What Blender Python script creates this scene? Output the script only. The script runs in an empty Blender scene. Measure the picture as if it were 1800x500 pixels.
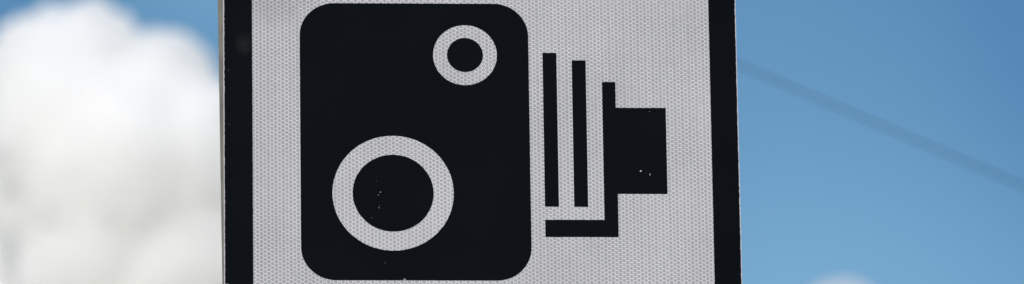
import bpy, bmesh, math, random
from mathutils import Vector, Matrix, noise
random.seed(7)
R = math.radians
sc = bpy.context.scene
C = sc.collection

# ------------------------------------------------------------------ camera, world, sun, exposure
U = 0.0005                       # metres per drawing unit of the sign
ZS = 4.22                        # height of the sign's drawing origin
YAW, PIT, ROL, F = R(-3.21375), R(-19.18083), R(-0.87308), 15376.4
cy, sy, cp, sp, cr, sr = math.cos(YAW), math.sin(YAW), math.cos(PIT), math.sin(PIT), math.cos(ROL), math.sin(ROL)
Ry = Matrix(((cy, 0, sy), (0, 1, 0), (-sy, 0, cy)))
Rx = Matrix(((1, 0, 0), (0, cp, -sp), (0, sp, cp)))
Rz = Matrix(((cr, -sr, 0), (sr, cr, 0), (0, 0, 1)))
RM = Rz @ Rx @ Ry
def to_world(v): return Vector((v[0], v[2], -v[1]))        # sign drawing axes (right, down, away) -> world
RIGHT, DOWN, FWD = to_world(RM[0]), to_world(RM[1]), to_world(RM[2])
cp_ = -(RM.transposed() @ Vector((0, 0, F)))
CAM = to_world(cp_) * U + Vector((0, 0, ZS))
cam_d = bpy.data.cameras.new('camera')
cam = bpy.data.objects.new('camera', cam_d); C.objects.link(cam)
rot = Matrix((RIGHT, -DOWN, -FWD)).transposed()
cam.matrix_world = Matrix.Translation(CAM) @ rot.to_4x4()
cam_d.sensor_width = 23.6
cam_d.lens = 23.6 * F / 1800
cam_d.clip_start = 0.1; cam_d.clip_end = 60000
cam_d.dof.use_dof = True
cam_d.dof.focus_distance = F * U
cam_d.dof.aperture_fstop = cam_d.lens / 22.0               # a 22 mm wide opening
sc.camera = cam

SUN_EL, SUN_AZ = R(33), R(-150)   # azimuth measured from +Y towards +X: behind the camera, to its left
w = bpy.data.worlds.new('World'); sc.world = w; w.use_nodes = True
nt = w.node_tree; nt.nodes.clear()
sky = nt.nodes.new('ShaderNodeTexSky'); sky.sky_type = 'NISHITA'; sky.sun_disc = False
sky.sun_elevation = SUN_EL; sky.sun_rotation = SUN_AZ
sky.altitude = 50; sky.air_density = 1.0; sky.dust_density = 0.1; sky.ozone_density = 1.0
bg = nt.nodes.new('ShaderNodeBackground'); bg.inputs['Strength'].default_value = 0.094
wo = nt.nodes.new('ShaderNodeOutputWorld')
hs = nt.nodes.new('ShaderNodeHueSaturation'); hs.inputs['Saturation'].default_value = 1.32; hs.inputs['Hue'].default_value = .4955
nt.links.new(sky.outputs[0], hs.inputs['Color'])
# pale noise painted over the sky, placed to imitate lens darkening in frame corners
wtc = nt.nodes.new('ShaderNodeTexCoord'); wmp = nt.nodes.new('ShaderNodeMapping'); wmp.inputs['Location'].default_value = (-1.09, 12.0, 5.72)
wn = nt.nodes.new('ShaderNodeTexNoise'); wn.inputs['Scale'].default_value = 9; wn.inputs['Detail'].default_value = 1.0
wr = nt.nodes.new('ShaderNodeMapRange'); wr.inputs[1].default_value = .53; wr.inputs[2].default_value = .69; wr.inputs[3].default_value = 0; wr.inputs[4].default_value = .16
wx = nt.nodes.new('ShaderNodeMix'); wx.data_type = 'RGBA'; wx.inputs[7].default_value = (7.1, 11.9, 14.2, 1)
nt.links.new(wtc.outputs['Generated'], wmp.inputs[0]); nt.links.new(wmp.outputs[0], wn.inputs['Vector'])
nt.links.new(wn.outputs['Fac'], wr.inputs[0]); nt.links.new(wr.outputs[0], wx.inputs[0])
nt.links.new(hs.outputs[0], wx.inputs[6]); nt.links.new(wx.outputs[2], bg.inputs[0]); nt.links.new(bg.outputs[0], wo.inputs[0])
sd = bpy.data.lights.new('sun', 'SUN'); sd.energy = 4.0; sd.angle = R(0.53); sd.color = (1.0, 0.925, 0.865)
so = bpy.data.objects.new('sun', sd); C.objects.link(so)
sdir = Vector((math.sin(SUN_AZ) * math.cos(SUN_EL), math.cos(SUN_AZ) * math.cos(SUN_EL), math.sin(SUN_EL)))
so.rotation_euler = sdir.to_track_quat('Z', 'Y').to_euler(); so.location = (0, 0, 30)
sc.view_settings.view_transform = 'Standard'; sc.view_settings.look = 'None'
sc.view_settings.gamma = 1; sc.view_settings.exposure = 0.0
sc.render.engine = 'CYCLES'
sc.cycles.use_denoising = True
sc.cycles.volume_bounces = 60; sc.cycles.max_bounces = 64
sc.cycles.transparent_max_bounces = 16

# ------------------------------------------------------------------ helpers
def P(x, y, z=0):                # sign drawing units -> metres in the sign's own frame
    return Vector((x * U, z * U, -y * U))
def prop(o, label=None, cat=None, group=None, kind=None):
    if label: o['label'] = label
    if cat: o['category'] = cat
    if group: o['group'] = group
    if kind: o['kind'] = kind
    return o
def link(name, me, mat, parent=None):
    o = bpy.data.objects.new(name, me); C.objects.link(o)
    if mat is not None:
        me.materials.clear(); me.materials.append(mat)
    if parent: o.parent = parent
    return o
def new_mat(name):
    m = bpy.data.materials.new(name); m.use_nodes = True
    return m, m.node_tree, m.node_tree.nodes['Principled BSDF']
def noisy(name, c1, c2, scale, rough=0.5, detail=6, spec=0.5, metal=0.0, bump=0.0, bscale=None):
    m, t, b = new_mat(name)
    tc = t.nodes.new('ShaderNodeTexCoord'); n = t.nodes.new('ShaderNodeTexNoise')
    n.inputs['Scale'].default_value = scale; n.inputs['Detail'].default_value = detail
    r = t.nodes.new('ShaderNodeValToRGB')
    r.color_ramp.elements[0].position = 0.32; r.color_ramp.elements[0].color = (*c1, 1)
    r.color_ramp.elements[1].position = 0.68; r.color_ramp.elements[1].color = (*c2, 1)
    t.links.new(tc.outputs['Object'], n.inputs['Vector']); t.links.new(n.outputs['Fac'], r.inputs[0])
    t.links.new(r.outputs[0], b.inputs['Base Color'])
    b.inputs['Roughness'].default_value = rough; b.inputs['Metallic'].default_value = metal
    b.inputs['Specular IOR Level'].default_value = spec
    if bump:
        n2 = t.nodes.new('ShaderNodeTexNoise'); n2.inputs['Scale'].default_value = bscale or scale * 8
        bp = t.nodes.new('ShaderNodeBump'); bp.inputs['Strength'].default_value = bump
        bp.inputs['Distance'].default_value = 0.001
        t.links.new(tc.outputs['Object'], n2.inputs['Vector']); t.links.new(n2.outputs['Fac'], bp.inputs['Height'])
        t.links.new(bp.outputs[0], b.inputs['Normal'])
    return m

M_rib = noisy('sheet_white', (.555, .546, .573), (.66, .65, .682), 7, rough=.45, spec=.3)
M_cell = noisy('sheet_cell', (.30, .296, .308), (.37, .365, .376), 7, rough=.4, spec=.3)
M_black = noisy('black_film', (.0010, .0024, .0046), (.0018, .0030, .0048), 12, rough=.6, spec=.035)
M_alu = noisy('aluminium', (.40, .38, .41), (.52, .49, .53), 120, rough=.5, spec=.4)
M_back = noisy('weathered_aluminium', (.13, .127, .11), (.195, .19, .168), 60, rough=.6, spec=.3)
M_post = noisy('galvanised_steel', (.33, .34, .35), (.45, .46, .47), 25, rough=.45, metal=.7)
M_chip = noisy('bare_chip', (.30, .29, .28), (.60, .59, .57), 700, rough=.6)
M_cable = noisy('cable_rubber', (.03, .03, .033), (.05, .05, .05), 3, rough=.6)
M_bolt = noisy('bolt_steel', (.4, .4, .41), (.5, .5, .5), 300, rough=.35, metal=.9)
M_grass = noisy('meadow', (.045, .07, .022), (.09, .11, .04), .08, rough=.9, detail=10)
M_conc = noisy('concrete', (.28, .27, .25), (.36, .35, .33), 14, rough=.85)

# darker tone across the upper left corner of the sheeting, and faint vertical rain streaks everywhere
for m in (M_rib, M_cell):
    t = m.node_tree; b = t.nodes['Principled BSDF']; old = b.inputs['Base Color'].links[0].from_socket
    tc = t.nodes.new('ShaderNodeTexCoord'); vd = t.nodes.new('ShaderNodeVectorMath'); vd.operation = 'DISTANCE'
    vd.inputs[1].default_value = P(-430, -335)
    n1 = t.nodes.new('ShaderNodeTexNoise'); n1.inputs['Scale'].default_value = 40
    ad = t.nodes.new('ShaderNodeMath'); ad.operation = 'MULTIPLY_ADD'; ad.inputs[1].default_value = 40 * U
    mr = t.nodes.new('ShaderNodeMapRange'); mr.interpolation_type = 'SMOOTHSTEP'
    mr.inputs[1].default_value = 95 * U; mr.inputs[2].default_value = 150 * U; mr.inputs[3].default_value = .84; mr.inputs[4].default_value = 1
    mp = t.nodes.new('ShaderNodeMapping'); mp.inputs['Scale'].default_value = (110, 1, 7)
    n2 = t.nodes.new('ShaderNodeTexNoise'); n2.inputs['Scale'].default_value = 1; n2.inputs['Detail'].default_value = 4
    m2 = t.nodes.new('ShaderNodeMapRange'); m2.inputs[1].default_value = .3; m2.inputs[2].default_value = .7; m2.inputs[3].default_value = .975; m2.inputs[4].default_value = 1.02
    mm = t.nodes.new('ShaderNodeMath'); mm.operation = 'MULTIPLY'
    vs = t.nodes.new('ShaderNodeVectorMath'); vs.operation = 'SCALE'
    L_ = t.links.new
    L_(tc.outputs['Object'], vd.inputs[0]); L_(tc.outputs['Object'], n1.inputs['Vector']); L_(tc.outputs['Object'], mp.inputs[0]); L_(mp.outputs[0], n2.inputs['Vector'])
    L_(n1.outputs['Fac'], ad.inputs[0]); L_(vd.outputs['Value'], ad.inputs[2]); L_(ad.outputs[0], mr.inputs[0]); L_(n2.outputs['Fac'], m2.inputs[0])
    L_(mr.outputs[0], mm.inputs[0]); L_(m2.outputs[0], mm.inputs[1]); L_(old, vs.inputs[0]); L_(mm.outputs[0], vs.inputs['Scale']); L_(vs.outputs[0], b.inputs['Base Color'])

# the border film carries one lighter streaked patch near its inner edge, upper left
t = M_black.node_tree; b = t.nodes['Principled BSDF']
M_border = M_black.copy(); M_border.name = 'border_film'
t = M_border.node_tree; b = t.nodes['Principled BSDF']
tc = t.nodes.new('ShaderNodeTexCoord'); mp = t.nodes.new('ShaderNodeMapping'); mp.vector_type = 'TEXTURE'
pc = P(-470, -180)
mp.inputs['Location'].default_value = (pc.x, 0, pc.z); mp.inputs['Scale'].default_value = (19 * U, 1, 25 * U)
gr = t.nodes.new('ShaderNodeTexGradient'); gr.gradient_type = 'SPHERICAL'
st = t.nodes.new('ShaderNodeTexNoise'); st.inputs['Scale'].default_value = 1
ms = t.nodes.new('ShaderNodeMapping'); ms.inputs['Scale'].default_value = (900, 1, 90)
mu = t.nodes.new('ShaderNodeMath'); mu.operation = 'MULTIPLY'
mx = t.nodes.new('ShaderNodeMix'); mx.data_type = 'RGBA'; mx.inputs[7].default_value = (.022, .022, .021, 1)
old = b.inputs['Base Color'].links[0].from_socket
t.links.new(tc.outputs['Object'], mp.inputs[0]); t.links.new(mp.outputs[0], gr.inputs[0])
t.links.new(tc.outputs['Object'], ms.inputs[0]); t.links.new(ms.outputs[0], st.inputs['Vector'])
t.links.new(gr.outputs['Fac'], mu.inputs[0]); t.links.new(st.outputs['Fac'], mu.inputs[1])
t.links.new(mu.outputs[0], mx.inputs[0]); t.links.new(old, mx.inputs[6]); t.links.new(mx.outputs[2], b.inputs['Base Color'])

# ------------------------------------------------------------------ setting: ground
bm = bmesh.new(); N = 60; S = 9000
for i in range(N + 1):
    for j in range(N + 1):
        x = (i / N - .5); y = (j / N - .5)
        X = x * abs(x) * 4 * S; Y = y * abs(y) * 4 * S
        d = math.hypot(X, Y)
        bm.verts.new((X, Y, 0 if d < 60 else noise.noise(Vector((X, Y, 0)) * .001) * min(6, d * .004)))
bm.verts.ensure_lookup_table()
for i in range(N):
    for j in range(N):
        a = i * (N + 1) + j
        bm.faces.new([bm.verts[k] for k in (a, a + N + 1, a + N + 2, a + 1)])
me = bpy.data.meshes.new('ground'); bm.to_mesh(me); bm.free()
prop(link('ground', me, M_grass), kind='structure')

# ------------------------------------------------------------------ the sign
OX, OY = -53.5, 0                 # middle of the plate in drawing units
sign = bpy.data.objects.new('speed_camera_sign', None); C.objects.link(sign)
sign.location = (0, 0, ZS)
prop(sign, 'white honeycomb reflective road sign with black border and old fashioned camera symbol', 'road sign')

def rounded(x0, y0, x1, y1, r, n=14):
    pts = []
    for cx, cy2, a0 in ((x1 - r, y0 + r, -90), (x1 - r, y1 - r, 0), (x0 + r, y1 - r, 90), (x0 + r, y0 + r, 180)):
        for k in range(n + 1):
            a = R(a0 + 90 * k / n); pts.append((cx + r * math.cos(a), cy2 + r * math.sin(a)))
    return pts
def circle(cx, cy2, r, n=96):
    return [(cx + r * math.cos(2 * math.pi * k / n), cy2 + r * math.sin(2 * math.pi * k / n)) for k in range(n)]
def rough_outline(pts, step=2.4, amp=0.3, seed=0):
    """subdivide an outline and nibble it a little, as a screen print over a cellular film comes out"""
    out = []
    for i, a in enumerate(pts):
        b2 = pts[(i + 1) % len(pts)]
        L = math.hypot(b2[0] - a[0], b2[1] - a[1])
        if L < 1e-6: continue
        n = max(1, int(L / step)); nx, ny = (b2[1] - a[1]) / L, -(b2[0] - a[0]) / L
        for k in range(n):
            q = (a[0] + (b2[0] - a[0]) * k / n, a[1] + (b2[1] - a[1]) * k / n)
            d = amp * noise.noise(Vector((q[0] * .28 + seed, q[1] * .28, seed * 1.7))) * 1.6
            out.append((q[0] + nx * d, q[1] + ny * d))
    return out
def film(name, loops, mat, z0, z1, parent, bevel=0.0):
    """a flat part cut from sheet: the loops are its outline and holes, z is depth away from the viewer"""
    cu = bpy.data.curves.new(name, 'CURVE'); cu.dimensions = '2D'; cu.fill_mode = 'BOTH'
    cu.extrude = abs(z1 - z0) * U / 2; cu.bevel_depth = bevel * U
    for lp in loops:
        s = cu.splines.new('POLY'); s.points.add(len(lp) - 1); s.use_cyclic_u = True
        for p, (x, y) in zip(s.points, lp): p.co = (x * U, -y * U, 0, 1)
    tmp = bpy.data.objects.new('tmp', cu); C.objects.link(tmp)
    dg = bpy.context.evaluated_depsgraph_get()
    me = bpy.data.meshes.new_from_object(tmp.evaluated_get(dg)); me.name = name
    bpy.data.objects.remove(tmp); bpy.data.curves.remove(cu)
    # curve plane XY -> sign plane XZ, facing -Y
    me.transform(Matrix(((1, 0, 0, 0), (0, 0, -1, (z0 + z1) / 2 * U), (0, 1, 0, 0), (0, 0, 0, 1))))
    me.update()
    return link(name, me, mat, parent)

TOP, BOT = -396, 396
plate = film('plate', [rough_outline(rounded(-506.8, TOP - 2, 399.9, BOT + 2, 62), 6, .25, 3)], M_alu, 0, 4.5, sign)
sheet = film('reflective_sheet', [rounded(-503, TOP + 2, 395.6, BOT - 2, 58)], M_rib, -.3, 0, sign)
border = film('border', [rough_outline(rounded(-505.1, TOP, 397.9, BOT, 60), 2.4, .45, 1),
                         rough_outline(rounded(-456.1, TOP + 49, 351.5, BOT - 49, 22), 2.4, .25, 2)], M_border, -1.0, -.35, sign)
border['label'] = 'black border with a lighter patch at its inner left edge'
body = film('camera_symbol', [rough_outline(rounded(-372.2, -258.3, 31.2, 256.5, 61), 2.4, .25, 4),
                              rough_outline(circle(-210.2, 95.6, 106.6), 2.4, .3, 5),
                              rough_outline(circle(-80.9, -161.8, 56.4), 2.4, .3, 6)], M_black, -1.0, -.35, sign)
body['label'] = 'large black rounded camera body with two round openings'
lens = film('lens_disc', [rough_outline(circle(-210.2, 95.6, 71), 2.4, .3, 7)], M_black, -1.0, -.35, sign)
lens['label'] = 'large black lens disc with a few white specks'
film('lens_disc', [rough_outline(circle(-80.9, -162.0, 31.6), 2.4, .3, 8)], M_black, -1.0, -.35, sign)['label'] = 'small black upper lens disc'
bar1 = [(56.1, -166.6), (80.5, -166.6), (80.5, 119.8), (56.1, 119.8)]
bar2 = [(107.5, -152.5), (131.9, -152.5), (131.9, 120.0), (107.5, 120.0)]
film('bellows_bar', [rough_outline(bar1, 2.4, .22, 9)], M_black, -1.0, -.35, sign)['label'] = 'left bellows bar, the taller one'
film('bellows_bar', [rough_outline(bar2, 2.4, .22, 10)], M_black, -1.0, -.35, sign)['label'] = 'right bellows bar, the shorter one'
brk = [(160.3, -112.3), (183.6, -112.3), (183.6, -64.2), (271.9, -64.2), (271.9, 95.7), (184.4, 95.7),
       (184.4, 175.8), (56.1, 175.8), (56.1, 144.4), (160.3, 144.4)]
film('camera_back_symbol', [rough_outline(brk, 2.4, .22, 11)], M_black, -1.0, -.35, sign)['label'] = 'stepped black camera back with foot bar'

# honeycomb cells of the reflective sheeting: every cell a slightly domed hexagonal pad inside white seal ribs
verts, faces = [], []
x = -500.0; col = 0; PV = 7.36
hexa = [(a, 1.0) for a in range(0, 360, 60)]
while x < 394:
    step = 6.50 - .14 * min(1, max(0, (x + 456) / 480))
    big = 1.045 if col % 2 else .965
    y = TOP + 4 + (PV / 2 if col % 2 else 0)
    while y < BOT - 3:
        jx, jy = random.uniform(-.12, .12), random.uniform(-.12, .12)
        rr = 3.28 * big * random.uniform(.97, 1.03)
        inside = True
        for (kx, ky) in ((-446, TOP + 58), (340, TOP + 58), (-446, BOT - 58), (340, BOT - 58)):
            if (x < -446 if kx < 0 else x > 340) and (y < TOP + 58 if ky < 0 else y > BOT - 58):
                if math.hypot(x - kx, y - ky) > 50: inside = False
        if inside:
            base = len(verts)
            for k in range(6):                 # corners rounded: two vertices each
                for da in (-13, 13):
                    a = R(60 * k + da)
                    q = rr * (1.0 if da else 1)
                    sag = .93 if k in (4, 5) else 1.0          # the seal bites in at the upper side
                    px, py = x + jx + q * math.cos(a), y + jy + q * math.sin(a) * 1.0 * sag
                    verts.append(P(px, py, -.42)[:])
            verts.append(P(x + jx, y + jy, -.50)[:])
            c0 = base + 12
            for k in range(12): faces.append((base + k, base + (k + 1) % 12, c0))
        y += PV
    x += step; col += 1
me = bpy.data.meshes.new('honeycomb'); me.from_pydata(verts, [], faces); me.update()
bm = bmesh.new(); bm.from_mesh(me)
for f in bm.faces:
    if f.normal.y > 0: f.normal_flip()
bm.to_mesh(me); bm.free()
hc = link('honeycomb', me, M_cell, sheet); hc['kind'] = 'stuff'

# chips: flakes of light base showing through the black
def chip(x, y, w_, h_, ang, parent, zf=-1.0):
    n = 8; vs = []; ca, sa = math.cos(R(ang)), math.sin(R(ang))
    for zz in (zf + .05, zf - .12):
        for k in range(n):
            a = 2 * math.pi * k / n; q = random.uniform(.7, 1.1)
            dx, dy = w_ / 2 * q * math.cos(a), h_ / 2 * q * math.sin(a)
            vs.append(P(x + dx * ca - dy * sa, y + dx * sa + dy * ca, zz)[:])
    fs = [tuple(range(n, 2 * n))] + [(k, (k + 1) % n, n + (k + 1) % n, n + k) for k in range(n)]
    me = bpy.data.meshes.new('paint_chip'); me.from_pydata(vs, [], fs); me.update()
    return link('paint_chip', me, M_chip, parent)
def plane_pt(px, py):            # where a line of sight through the picture meets the sign's face
    d = FWD * F + RIGHT * (px - 900) + DOWN * (py - 250)
    tt = -CAM.y / d.y; q = CAM + d * tt
    return q.x / U, -(q.z - ZS) / U
back_sym = [o for o in sign.children if o.name.startswith('camera_back')][0]
for (px, py, ww, hh, an, pa) in ((1126.4, 301.5, 4.6, 2.6, -30, back_sym), (1142.4, 307.3, 1.5, 5, 8, back_sym),
        (1141.5, 196.8, 1.0, 1.0, 0, back_sym),
        (668.5, 338.5, 1.5, 1.8, 20, lens), (665, 343.3, 1.0, 1.7, 30, lens), (667.8, 362, .8, 1.1, 20, lens),
        (666.2, 365.8, 1.1, 1.7, 20, lens), (661.8, 319, .7, .7, 0, lens), (653.5, 383.7, .8, .8, 0, lens),
        (676.7, 462.7, .9, .9, 0, body), (708.8, 494, 1.8, 5.0, 24, body), (711.8, 491.3, 1.6, 4.4, -30, body),
        (713.2, 494.6, 1.8, 3.2, -15, body), (401.8, 124, 0.8, 0.8, 0, border), (402.5, 219, .6, .9, 0, border),
        (399.2, 500.4, 7, 1.4, 4, border), (393.6, 34.5, 2.2, 3.6, 0, border), (1296.6, 176, 1.8, 3.5, 0, border)):
    cxp, cyp = plane_pt(px, py); chip(cxp, cyp, ww, hh, an, pa)

# second, slightly askew panel bolted behind, back to back
def slab(name, x0, y0, x1, y1, z0, z1, mat, parent, bev=.6):
    bm = bmesh.new(); bmesh.ops.create_cube(bm, size=1)
    for v in bm.verts:
        v.co = P((x0 + x1) / 2 + v.co.x * (x1 - x0), (y0 + y1) / 2 - v.co.z * (y1 - y0), (z0 + z1) / 2 + v.co.y * (z1 - z0))
    if bev: bmesh.ops.bevel(bm, geom=bm.edges[:], offset=bev * U, segments=1, affect='EDGES')
    me = bpy.data.meshes.new(name); bm.to_mesh(me); bm.free()
    return link(name, me, mat, parent)
BACK_Z = 96
backp = film('back_panel', [rounded(-452, TOP, 452, BOT, 60)], M_back, 0, 5, sign)
backp['label'] = 'greenish grey rear panel peeking out on the left, slightly askew'
backp.location = P(-58.5, 0, BACK_Z); backp.rotation_euler = (0, R(-0.70), 0)

# channels across the back of the plate, clips and bolts, the post
for yy in (-250, 250):
    ch = slab('channel', -400, yy - 18, 290, yy + 18, 4.8, 26, M_alu, sign)
POSTX = -53.5; PR = 38           # 76 mm tube is held between the two panels' channels
for yy in (-250, 250):
    slab('rear_channel', -370, yy - 18, 260, yy + 18, 78, BACK_Z - .4, M_alu, sign)
def tube(name, x, y, r, z0, z1, mat, parent, n=32, ri=None, axis='Z'):
    bm = bmesh.new()
    ri = ri or r * .92
    rings = []
    for (rad, z) in ((r, z0), (r, z1), (ri, z1), (ri, z0)):
        rings.append([bm.verts.new((x + rad * math.cos(2 * math.pi * k / n), y + rad * math.sin(2 * math.pi * k / n), z)) for k in range(n)])
    for a in range(4):
        A, B = rings[a], rings[(a + 1) % 4]
        for k in range(n): bm.faces.new((A[k], A[(k + 1) % n], B[(k + 1) % n], B[k]))
    bmesh.ops.recalc_face_normals(bm, faces=bm.faces[:])
    me = bpy.data.meshes.new(name); bm.to_mesh(me); bm.free()
    for f in me.polygons: f.use_smooth = abs(f.normal.z) < .5
    return link(name, me, mat, parent)
py_ = (26 + 78) / 2 * U
post = bpy.data.objects.new('sign_post', None); C.objects.link(post); post.location = (POSTX * U, py_, 0)
prop(post, 'round galvanised steel post hidden behind the camera sign', 'post')
tube('post_tube', 0, 0, 25.5 * U, 0.0, ZS + 380 * U * 1.0, M_post, post)
tube('post_footing', 0, 0, .16, -.05, .03, M_conc, post, ri=26 * U)
cap = tube('post_cap', 0, 0, 27 * U, ZS + 376 * U, ZS + 384 * U, M_bolt, post, ri=.1 * U)
for yy in (-250, 250):
    for sx in (-1, 1):
        slab('clip_bolt', POSTX + sx * 34 - 3, yy - 3, POSTX + sx * 34 + 3, yy + 3, 26.2, 77.8, M_bolt, sign, bev=1.2)

# ------------------------------------------------------------------ overhead cable, far behind the focus
def at(px, py, dist):            # point at a depth along the view axis
    return CAM + (FWD * F + RIGHT * (px - 900) + DOWN * (py - 250)) * (dist / F)
A = at(1296, 113, 19.5); B = at(1800, 328, 19.5)
d = (B - A)
bm = bmesh.new(); prev = None; n = 90; rc = .0020
mid = A + d * .6
for i in range(n + 1):
    s = -6 + 13 * i / n
    p = A + d * s; p.z += ((s - .5) ** 2 - .25) * .0006
    dn = d.normalized(); u = dn.cross(Vector((0, 0, 1))).normalized(); v = dn.cross(u)
    ring = [bm.verts.new(p + (u * math.cos(a) + v * math.sin(a)) * rc) for a in [2 * math.pi * k / 8 for k in range(8)]]
    if prev:
        for k in range(8): bm.faces.new((prev[k], prev[(k + 1) % 8], ring[(k + 1) % 8], ring[k]))
    prev = ring
me = bpy.data.meshes.new('overhead_cable'); bm.to_mesh(me); bm.free()
for f in me.polygons: f.use_smooth = True
prop(link('overhead_cable', me, M_cable), 'thin out of focus cable slanting down across the blue sky', 'cable')

# ------------------------------------------------------------------ clouds
def cloud_mat(name, dens):
    m = bpy.data.materials.new(name); m.use_nodes = True; t = m.node_tree; t.nodes.clear()
    o = t.nodes.new('ShaderNodeOutputMaterial'); s = t.nodes.new('ShaderNodeVolumeScatter')
    s.inputs['Color'].default_value = (1, 1, 1, 1); s.inputs['Density'].default_value = dens
    s.inputs['Anisotropy'].default_value = 0.0
    ab = t.nodes.new('ShaderNodeVolumeAbsorption'); ab.inputs['Density'].default_value = dens * .0145
    ab.inputs['Color'].default_value = (.26, .13, .0, 1); ad = t.nodes.new('ShaderNodeAddShader')
    t.links.new(s.outputs[0], ad.inputs[0]); t.links.new(ab.outputs[0], ad.inputs[1])
    t.links.new(ad.outputs[0], o.inputs['Volume'])
    return m
DC = 3000.0; K = DC / F
def make_cloud(name, lumps, voxel, mat, amp=1.0):
    """lumps: (px, py, depth offset, radius) in sight-line units at the cloud's distance"""
    bm = bmesh.new()
    for (px, py, dz, r) in lumps:
        c = at(px, py, DC + dz * K)
        bmesh.ops.create_icosphere(bm, subdivisions=3, radius=r * K, matrix=Matrix.Translation(c))
    me = bpy.data.meshes.new(name); bm.to_mesh(me); bm.free()
    tmp = bpy.data.objects.new('tmp', me); C.objects.link(tmp)
    md = tmp.modifiers.new('r', 'REMESH'); md.mode = 'VOXEL'; md.voxel_size = voxel * K
    dg = bpy.context.evaluated_depsgraph_get()
    m2 = bpy.data.meshes.new_from_object(tmp.evaluated_get(dg)); m2.name = name
    bpy.data.objects.remove(tmp)
    nr = [v.normal.copy() for v in m2.vertices]
    for v, nn in zip(m2.vertices, nr):
        q = v.co / K
        h = 0
        for (f_, a_) in ((1 / 90, 12), (1 / 38, 12), (1 / 16, 8)):
            h += a_ * (.35 - abs(noise.noise(q * f_))) * 1.5
        v.co += nn * h * K * amp
    o = link(name, m2, mat)
    return o
L = [(76, 124, 0, 95), (228, 88, -10, 24), (206, 50, -5, 24), (170, 30, 0, 28), (148, 30, 0, 22), (92, 34, 0, 24), (352, 118, 0, 24), (262, 74, -10, 22), (18, 72, 0, 24), (152, 112, 10, 100), (110, 150, -30, 110), (205, 135, 0, 84), (288, 142, -10, 84), (318, 205, -40, 92), (240, 210, -20, 125),
     (130, 240, -60, 150), (230, 330, -90, 200), (345, 320, -90, 170), (430, 290, -10, 115), (70, 275, 0, 82), (112, 345, -30, 120), (20, 350, 40, 75), (500, 420, 0, 190),
     (215, 480, -110, 180), (330, 520, -100, 220), (20, 480, 230, 130), (-60, 480, 260, 130), (430, 560, -20, 220), (620, 580, 60, 150),
     (160, 680, 40, 190), (250, 680, -60, 240), (430, 700, 0, 200), (-100, 640, 120, 140), (-62, 130, 60, 45), (150, 780, 30, 200), (350, 800, 30, 200)]
M_cloud = cloud_mat('cloud_vapour', .17)
M_cloud_thin = cloud_mat('thin_cloud_vapour', .07)
prop(make_cloud('cloud', L, 7, M_cloud), 'big white cumulus cloud filling the sky left of the sign', 'cloud', 'cumulus clouds')
L2 = [(1480, 577, 0, 84), (1412, 578, 10, 58), (1552, 582, 10, 62), (1480, 640, 0, 100), (1380, 650, 30, 85), (1580, 655, 20, 90), (1480, 720, 20, 120)]
prop(make_cloud('cloud', L2, 7, M_cloud_thin, .6), 'small pale cloud top peeping up at the bottom right below the cable', 'cloud', 'cumulus clouds')
